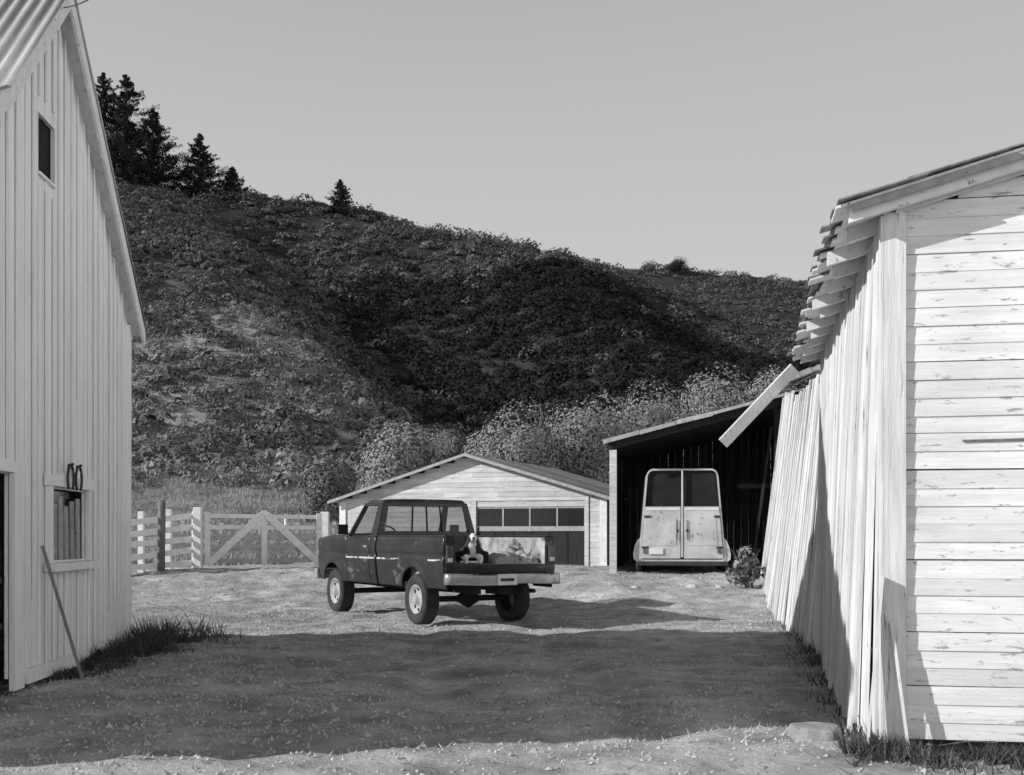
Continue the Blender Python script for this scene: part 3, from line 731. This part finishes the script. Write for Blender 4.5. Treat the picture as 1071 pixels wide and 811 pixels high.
def wheel(x,y):
    s=1 if x>0 else -1
    b=MB(); R=.405
    b.lathe([(.23,-.1),(.26,-.115),(.34,-.13),(.385,-.12),(R,-.09),(R-.008,-.05),(R,-.03),(R-.008,0),(R,.03),(R-.008,.05),(R,.09),(.385,.12),(.34,.13),(.26,.115),(.23,.1)],'x',(0,0,0),36)
    t=b.build('wheel',m_tyre,tk,True); t.location=(x,y,.405)
    b=MB(); p=[(.235,.1),(.235,.115),(.215,.11),(.2,.05),(.12,.065),(.1,.08),(.085,.082),(.075,.13),(.06,.14),(0,.142)]
    b.lathe([(r_,s*h_) for r_,h_ in p],'x',(0,0,0),28); b.build('rim',m_rim,t,True)
    for k in range(8):
        a=k*math.pi/4; h_=MB(); h_.lathe([(0,s*.068),(.03,s*.068),(.03,s*.05)],'x',(0,.163*math.cos(a),.163*math.sin(a)),8); h_.build('rim_hole',m_under,t)
for x in (-.83,.83):
    for y in (0,WB): wheel(x,y)

# cargo sack and dog in the bed
ck=M_t@Vector((.44,-.62,.976))
b=MB(); 
def sackf(u,v):
    x=(u-.5)*.8; y=(v-.5)*.5; e=(max(0,1-abs(2*u-1)**4)*max(0,1-abs(2*v-1)**4))**.5
    z=.17*e*(1+.5*mnoise.noise((x*4,y*4,2))+.25*mnoise.noise((x*11,y*11,5)))+.04*e*math.sin(u*7+1)
    return (x,y,z)
b.grid(sackf,list(np.linspace(0,1,34)),list(np.linspace(0,1,26)))
o=b.build('feed_sack',m_sack,smooth=True); o.location=ck; o.rotation_euler=(0,0,ty)
tag(o,'pale lumpy sack lying in the open truck bed','sack')
dg=thing('dog','white and dark dog lying in the truck bed beside the pale sack','dog',M_t@Vector((-.34,-.80,.976)),ty-.45)
dg.scale=(1.18,1.18,1.18)
me=bpy.data.meshes.new('dog_body')
vs=[(0,.42,.15),(0,.24,.17),(0,.05,.19),(0,-.05,.28),(0,-.10,.36),(0,-.20,.35),(0,-.27,.335),
 (.09,.0,.12),(.1,-.08,.05),(.09,-.28,.035),(-.09,.0,.12),(-.1,-.08,.05),(-.09,-.28,.035),
 (.13,.38,.11),(.19,.22,.12),(.19,.36,.05),(.18,.18,.035),(-.13,.38,.11),(-.19,.22,.12),(-.19,.36,.05),(-.18,.18,.035),(0,.54,.1),(.12,.66,.05)]
ed=[(0,1),(1,2),(2,3),(3,4),(4,5),(5,6),(2,7),(7,8),(8,9),(2,10),(10,11),(11,12),(0,13),(13,14),(14,15),(15,16),(0,17),(17,18),(18,19),(19,20),(0,21),(21,22)]
rd=[.11,.115,.125,.085,.082,.045,.032,.055,.038,.03,.055,.038,.03,.075,.06,.032,.028,.075,.06,.032,.028,.035,.02]
me.from_pydata(vs,ed,[]); me.materials.append(m_dog)
body=bpy.data.objects.new('body',me); C.objects.link(body); body.parent=dg
body.modifiers.new('skin','SKIN')
for i,r_ in enumerate(rd): me.skin_vertices[0].data[i].radius=(r_,r_)
me.skin_vertices[0].data[0].use_root=True
sb=body.modifiers.new('sub','SUBSURF'); sb.levels=2; sb.render_levels=2
for s in (-1,1):
    b=MB(); b.hexa([(s*.035,-.11,.42),(s*.085,-.11,.40),(s*.085,-.08,.40),(s*.035,-.08,.42),(s*.075,-.125,.495),(s*.088,-.125,.485),(s*.088,-.115,.485),(s*.075,-.115,.495)]); b.build('ear',m_dogdark,dg,True,bevel=.008)
    b=MB(); b.lathe([(0,-.012),(.011,-.004),(.012,.004),(0,.012)],'y',(s*.036,-.175,.385),8); b.build('eye',m_black,dg,True)
b=MB(); b.lathe([(0,-.018),(.016,-.01),(.018,.005),(0,.015)],'y',(0,-.3,.342),10); b.build('nose',m_black,dg,True)

# ------------------------------------------------------------------ horse trailer
tp=M_os@Vector((1.63,.3,0))
ht=thing('horse_trailer','pale grey two-horse trailer parked rear-out inside the open shed','horse trailer',(tp.x,tp.y,H(3.8,27.6)),math.radians(-5))
def outline(w,zb,zt,rt,rbm,n=7):
    p=[]
    for (cx,cz,r_,a0) in ((w-rt,zt-rt,rt,0),(-w+rt,zt-rt,rt,90),(-w+rbm,zb+rbm,rbm,180),(w-rbm,zb+rbm,rbm,270)):
        for k in range(n+1):
            a=math.radians(a0+90*k/n); p.append((cx+r_*math.cos(a),cz+r_*math.sin(a)))
    return p
OW=outline(.92,.26,2.36,.17,.08); IN=outline(.885,.30,2.32,.14,.05)
b=MB(); n=len(OW); L=3.3
for i in range(n):
    j=(i+1)%n
    b.poly([(OW[i][0],0,OW[i][1]),(OW[j][0],0,OW[j][1]),(OW[j][0],L,OW[j][1]),(OW[i][0],L,OW[i][1])])
    b.poly([(OW[i][0],0,OW[i][1]),(OW[j][0],0,OW[j][1]),(IN[j][0],0,IN[j][1]),(IN[i][0],0,IN[i][1])])
    b.poly([(IN[i][0],0,IN[i][1]),(IN[j][0],0,IN[j][1]),(IN[j][0],L-.05,IN[j][1]),(IN[i][0],L-.05,IN[i][1])])
b.poly([(x,L,z) for x,z in OW]); b.poly([(x,L-.05,z) for x,z in IN])
b.build('trailer_body',m_trailer,ht,weld=True)
b=MB(); b.box(-.022,.022,-.03,.02,.35,2.32); b.build('centre_post',m_trailer,ht,bevel=.008)
for s in (-1,1):
    a0,a1=(.035,.875) if s>0 else (-.875,-.035)
    b=MB(); b.box(a0,a1,-.02,.03,.32,1.50); d_=b.build('rear_door',m_trailer,ht,bevel=.012)
    b=MB(); b.box(a0+.1,a1-.1,-.028,-.021,.62,1.25); b.build('door_panel',m_trailer,d_,bevel=.006)
    b=MB(); b.box(a0+.02,a1-.02,-.03,-.021,1.42,1.47); b.build('door_rail',m_plate,d_)
    b=MB(); b.tube([(s*.11,-.045,.75),(s*.11,-.045,1.2)],.009,8); b.box(s*.11-.025,s*.11+.025,-.05,-.02,.93,.99); b.build('latch_bar',m_iron,d_)
    for z in (.55,1.25):
        b=MB(); b.box(min(s*.74,s*.88),max(s*.74,s*.88),-.04,-.021,z,z+.05); b.build('hinge',m_iron,d_)
    WI=outline(.42,1.505,2.31,.1,.02); cx=s*.455
    b=MB(); b.poly([(x+cx,.06,z) for x,z in WI]); b.build('window_dark',m_black,ht)  # black sheet stands in for the darkness inside the trailer
    b=MB()
    pr=[(.9,.24),(1.0,.24),(1.08,.3),(1.09,.42),(1.05,.6),(.99,.74),(.9,.82)]
    b.grid(lambda y,i:(s*pr[i][0],y,pr[i][1]),[.02,.2,.8,1.6,2.1,2.3],list(range(len(pr))))
    b.poly([(s*x_,.02,z_) for x_,z_ in pr]); b.build('mudguard',m_trailer,ht)
    for y in (.75,1.6):
        b=MB(); b.lathe([(0,-.06),(.2,-.07),(.31,-.06),(.33,-.04),(.33,.04),(.31,.06),(.2,.07),(0,.06)],'x',(s*.965,y,.33),24); b.build('wheel',m_tyre,ht,True)
    b=MB(); b.box(s*.8-.045,s*.8+.045,-.045,-.031,.44,.53); b.build('tail_light',m_lamp,ht)
b=MB(); b.box(-.95,.95,-.06,.02,.17,.255); b.build('rear_sill',m_trailerd,ht)
b=MB(); b.box(-.72,-.42,-.05,-.038,.42,.57); b.build('license_plate',m_plate,ht)
b=MB(); b.box(-.06,.06,3.3,4.4,.4,.5); b.build('tow_bar',m_trailerd,ht)
def taper(o):
    if o.type=='MESH' and o.name.split('.')[0] not in ('wheel','mudguard'):
        for v in o.data.vertices: v.co.x*=1.06-.095*(v.co.z-.3)
    for c in o.children: taper(c)
taper(ht)

# ------------------------------------------------------------------ small things on the ground
x,y=2.12,8.35; b=MB(); b.lathe([(0,.06),(.1,.062),(.16,.058),(.18,.045),(.186,.0),(.19,-.06)],'z',(0,0,0),30,.25)
o=b.build('cut_stump',m_stump,smooth=False,bevel=.006); o.location=(x,y,H(x,y)+.035); tag(o,'low flat round cut stump on the dirt near the right barn corner','stump')
for (px,py,r_,lab) in ((724,623,.13,'largest of the small stones before the open shed'),(664,618,.09,'small stone nearest the truck before the open shed'),(752,617,.08,'small stone nearest the leafy plant by the shed')):
    x,y=gp(px,24.6); b=MB(); b.lathe([(0,.7*r_),(.6*r_,.6*r_),(1.0*r_,.25*r_),(1.05*r_,0),(.9*r_,-.3*r_)],'z',(0,0,0),14,.6)
    o=b.build('stone',m_rock,smooth=True); o.location=(x,y,H(x,y)); tag(o,lab,'stone')
x,y=gp(780,24.6); pl=thing('leafy_plant','bushy leafy plant at the far foot of the leaning board wall','plant',(x,y,H(x,y)))
b=MB()
for k in range(9):
    a=k*.7; b.tube([(0,0,0),(math.cos(a)*.12,math.sin(a)*.12,.4),(math.cos(a)*.3,math.sin(a)*.3,.8)],[.012,.009,.004],5)
b.build('stem',m_weed,pl)
P,Nn_=crown_pts(560,.44,.4,.55,16,.15); P[:,2]+=.48; tri_mesh('leaves',leaf_tris(P,RNG.uniform(.04,.09,len(P)),Nn_,1.0,asp=.6),gm('broad_leaf',.1,.24,3,(1,1,1),.5,0,(.5,1.4)),pl)
def blades(name,pts,hr,wr,mat,label,lean=.5):
    P=np.array(pts); n=len(P); a=RNG.random(n)*6.283; h=RNG.uniform(hr[0],hr[1],n)*(P[:,3] if P.shape[1]>3 else 1); w_=RNG.uniform(wr[0],wr[1],n)
    s=np.stack([np.cos(a),np.sin(a),np.zeros(n)],1)*w_[:,None]
    t=np.stack([RNG.normal(size=n)*lean,RNG.normal(size=n)*lean,np.ones(n)],1)*h[:,None]
    B=P[:,:3]-np.array([0,0,.01])
    o=tri_mesh(name,np.stack([B-s,B+s,B+t],1),mat); tag(o,label,'grass',kind='stuff')
pts=[]
while len(pts)<52000:
    y=random.uniform(5.5,31); x=random.uniform(-.46,.46)*y
    q=mnoise.noise((x*.5,y*.5,3))+.5*mnoise.noise((x*2,y*2,8))
    if q+random.uniform(-.5,.25)<0: continue
    pts.append((x,y,H(x,y)))
blades('dry_grass',pts,(.012,.05),(.003,.009),m_dry,'short dry grass and straw scattered over the dirt yard',.9)
pts=[]
while len(pts)<9000:
    y=random.uniform(9,29); x=random.uniform(-.46,.42)*y
    q=mnoise.noise((x*.35,y*.35,21))+.6*mnoise.noise((x*1.3,y*1.3,22))+.12*(abs(x)-2)
    if q<.3+random.uniform(-.1,.15): continue
    pts.append((x,y,H(x,y)))
blades('green_grass',pts,(.02,.07),(.003,.009),gm('green_grass_blade',.08,.17,2,(1,1,1),.85,0,(.6,1.4)),'darker living grass in patches on the dirt yard',.8)
pts=[]
for k in range(12000):
    u=random.random()
    if u<.5:
        y=random.uniform(-.3,5.0); x=abs(random.gauss(0,.35))*(.3+.16*(y+.3)); p=LB(.06+x,y,0); hh_=(.14+.085*max(0,y))*max(.25,1-x*.6)
        if mnoise.noise((p.x*1.6,p.y*1.6,2))<-.1: continue
        if mnoise.noise((p.x*4,p.y*4,6))<-.15: continue
    elif u<.7:
        p=RB(-abs(random.gauss(.15,.12)),random.uniform(-.1,18),0); hh_=.16
        if mnoise.noise((p.x*1.6,p.y*1.6,2))<-.05: continue
    else:
        p=RB(random.uniform(-.35,1.6),-abs(random.gauss(.1,.3)),0); hh_=.14
        if mnoise.noise((p.x*3,p.y*3,2))<-.1: continue
    pts.append((p.x,p.y,H(p.x,p.y),hh_))
blades('weeds',pts,(.3,1.15),(.004,.011),m_weed,'dark weeds growing along the feet of the barns',.6)
pts=[]
for k in range(60000):
    y=random.uniform(32,69); x=random.uniform(-.36,.1)*y
    if -6.5<x and (y<43 or y>58): continue
    pts.append((x,y,H(x,y)))
blades('meadow_grass',pts,(.1,.34),(.012,.03),gm('meadow_blade',.18,.34,.3,(1,1,1),.85,0,(.7,1.2)),'taller pale meadow grass behind the fence and garage',.45)
n=13000; yy=RNG.uniform(6,29,n); xx=RNG.uniform(-.46,.4,n)*yy
zz=np.array([H(a,b) for a,b in zip(xx,yy)]); Pc=np.stack([xx,yy,zz],1); rr=RNG.uniform(.006,.026,n)*np.where(RNG.random(n)<.06,1.9,1)
T=[]
oct_=np.array([[1,0,0],[0,1,0],[-1,0,0],[0,-1,0]],float)
rot=RNG.random(n)*6.28
cs,sn=np.cos(rot),np.sin(rot)
top=Pc+np.stack([RNG.normal(size=n)*.3*rr,RNG.normal(size=n)*.3*rr,rr*.7],1)
ring=[]
for k in range(4):
    v=oct_[k]; f_=RNG.uniform(.7,1.3,n)*rr
    ring.append(Pc+np.stack([(v[0]*cs-v[1]*sn)*f_,(v[0]*sn+v[1]*cs)*f_,-.1*rr],1))
for k in range(4): T.append(np.stack([ring[k],ring[(k+1)%4],top],1))
tag(tri_mesh('gravel',np.stack(T,1).reshape(-1,3,3),m_rock),'small clods and gravel strewn over the yard','gravel',kind='stuff')

# ------------------------------------------------------------------ light, sky, camera
el=math.radians(24.2); td=Vector((.951*math.cos(el),.309*math.cos(el),-math.sin(el)))
sl_=bpy.data.lights.new('sun','SUN'); sl_.energy=5.0; sl_.angle=math.radians(.5); sl_.color=(1,1,1)
so=bpy.data.objects.new('sun',sl_); C.objects.link(so); so.rotation_euler=td.to_track_quat('-Z','Y').to_euler()
W=bpy.data.worlds.new('World'); S.world=W; W.use_nodes=True; nt=W.node_tree
def wn(t): return nt.nodes.new(t)
sk=wn('ShaderNodeTexSky'); sk.sky_type='NISHITA'; sk.sun_disc=False; sk.sun_elevation=el; sk.sun_rotation=math.atan2(-.951,-.309)
sk.air_density=1.0; sk.dust_density=1.5
bw=wn('ShaderNodeRGBToBW'); nt.links.new(sk.outputs[0],bw.inputs[0])
tcw=wn('ShaderNodeTexCoord'); sx_=wn('ShaderNodeSeparateXYZ'); nt.links.new(tcw.outputs['Generated'],sx_.inputs[0])
def wmap(src,vals):
    m=wn('ShaderNodeMapRange'); m.interpolation_type='SMOOTHSTEP'; nt.links.new(src,m.inputs[0])
    for i,v in enumerate(vals): m.inputs[i+1].default_value=v
    return m.outputs[0]
def wmath(op,a,b):
    m=wn('ShaderNodeMath'); m.operation=op
    for i,q in enumerate((a,b)):
        if isinstance(q,(int,float)): m.inputs[i].default_value=q
        else: nt.links.new(q,m.inputs[i])
    if op=='SMOOTH_MIN': m.inputs[2].default_value=1.2
    return m.outputs[0]
base=wmath('SMOOTH_MIN',wmath('MULTIPLY',bw.outputs[0],wmap(sx_.outputs['Z'],(.4,.7,1.85,.15))),3.5)
base=wmath('MULTIPLY',base,wmap(sx_.outputs['Z'],(.05,.45,1.2,.92)))
# added fill: sky brightened low behind and right of camera to lift shaded walls
dt=wn('ShaderNodeVectorMath'); dt.operation='DOT_PRODUCT'; nt.links.new(tcw.outputs['Generated'],dt.inputs[0]); dt.inputs[1].default_value=(.75,-.66,0)
sky_fill=wmath('MULTIPLY',wmap(dt.outputs['Value'],(.05,.65,0,1)),wmap(sx_.outputs['Z'],(.2,.6,1,0)))
fac=wmath('ADD',wmath('MULTIPLY',sky_fill,2.2),1.0)
bg=nt.nodes['Background']; nt.links.new(wmath('MULTIPLY',base,fac),bg.inputs['Color']); bg.inputs['Strength'].default_value=.15
S.view_settings.view_transform='Standard'; S.view_settings.look='None'; S.view_settings.exposure=0
cd=bpy.data.cameras.new('camera'); cam=bpy.data.objects.new('camera',cd); C.objects.link(cam)
cam.location=(0,0,CAMH); cam.rotation_euler=(math.radians(90),0,0)
cd.sensor_fit='HORIZONTAL'; cd.sensor_width=36; cd.lens=36*F/1071; cd.shift_y=(560-405.5)/1071; cd.clip_end=3000
S.camera=cam
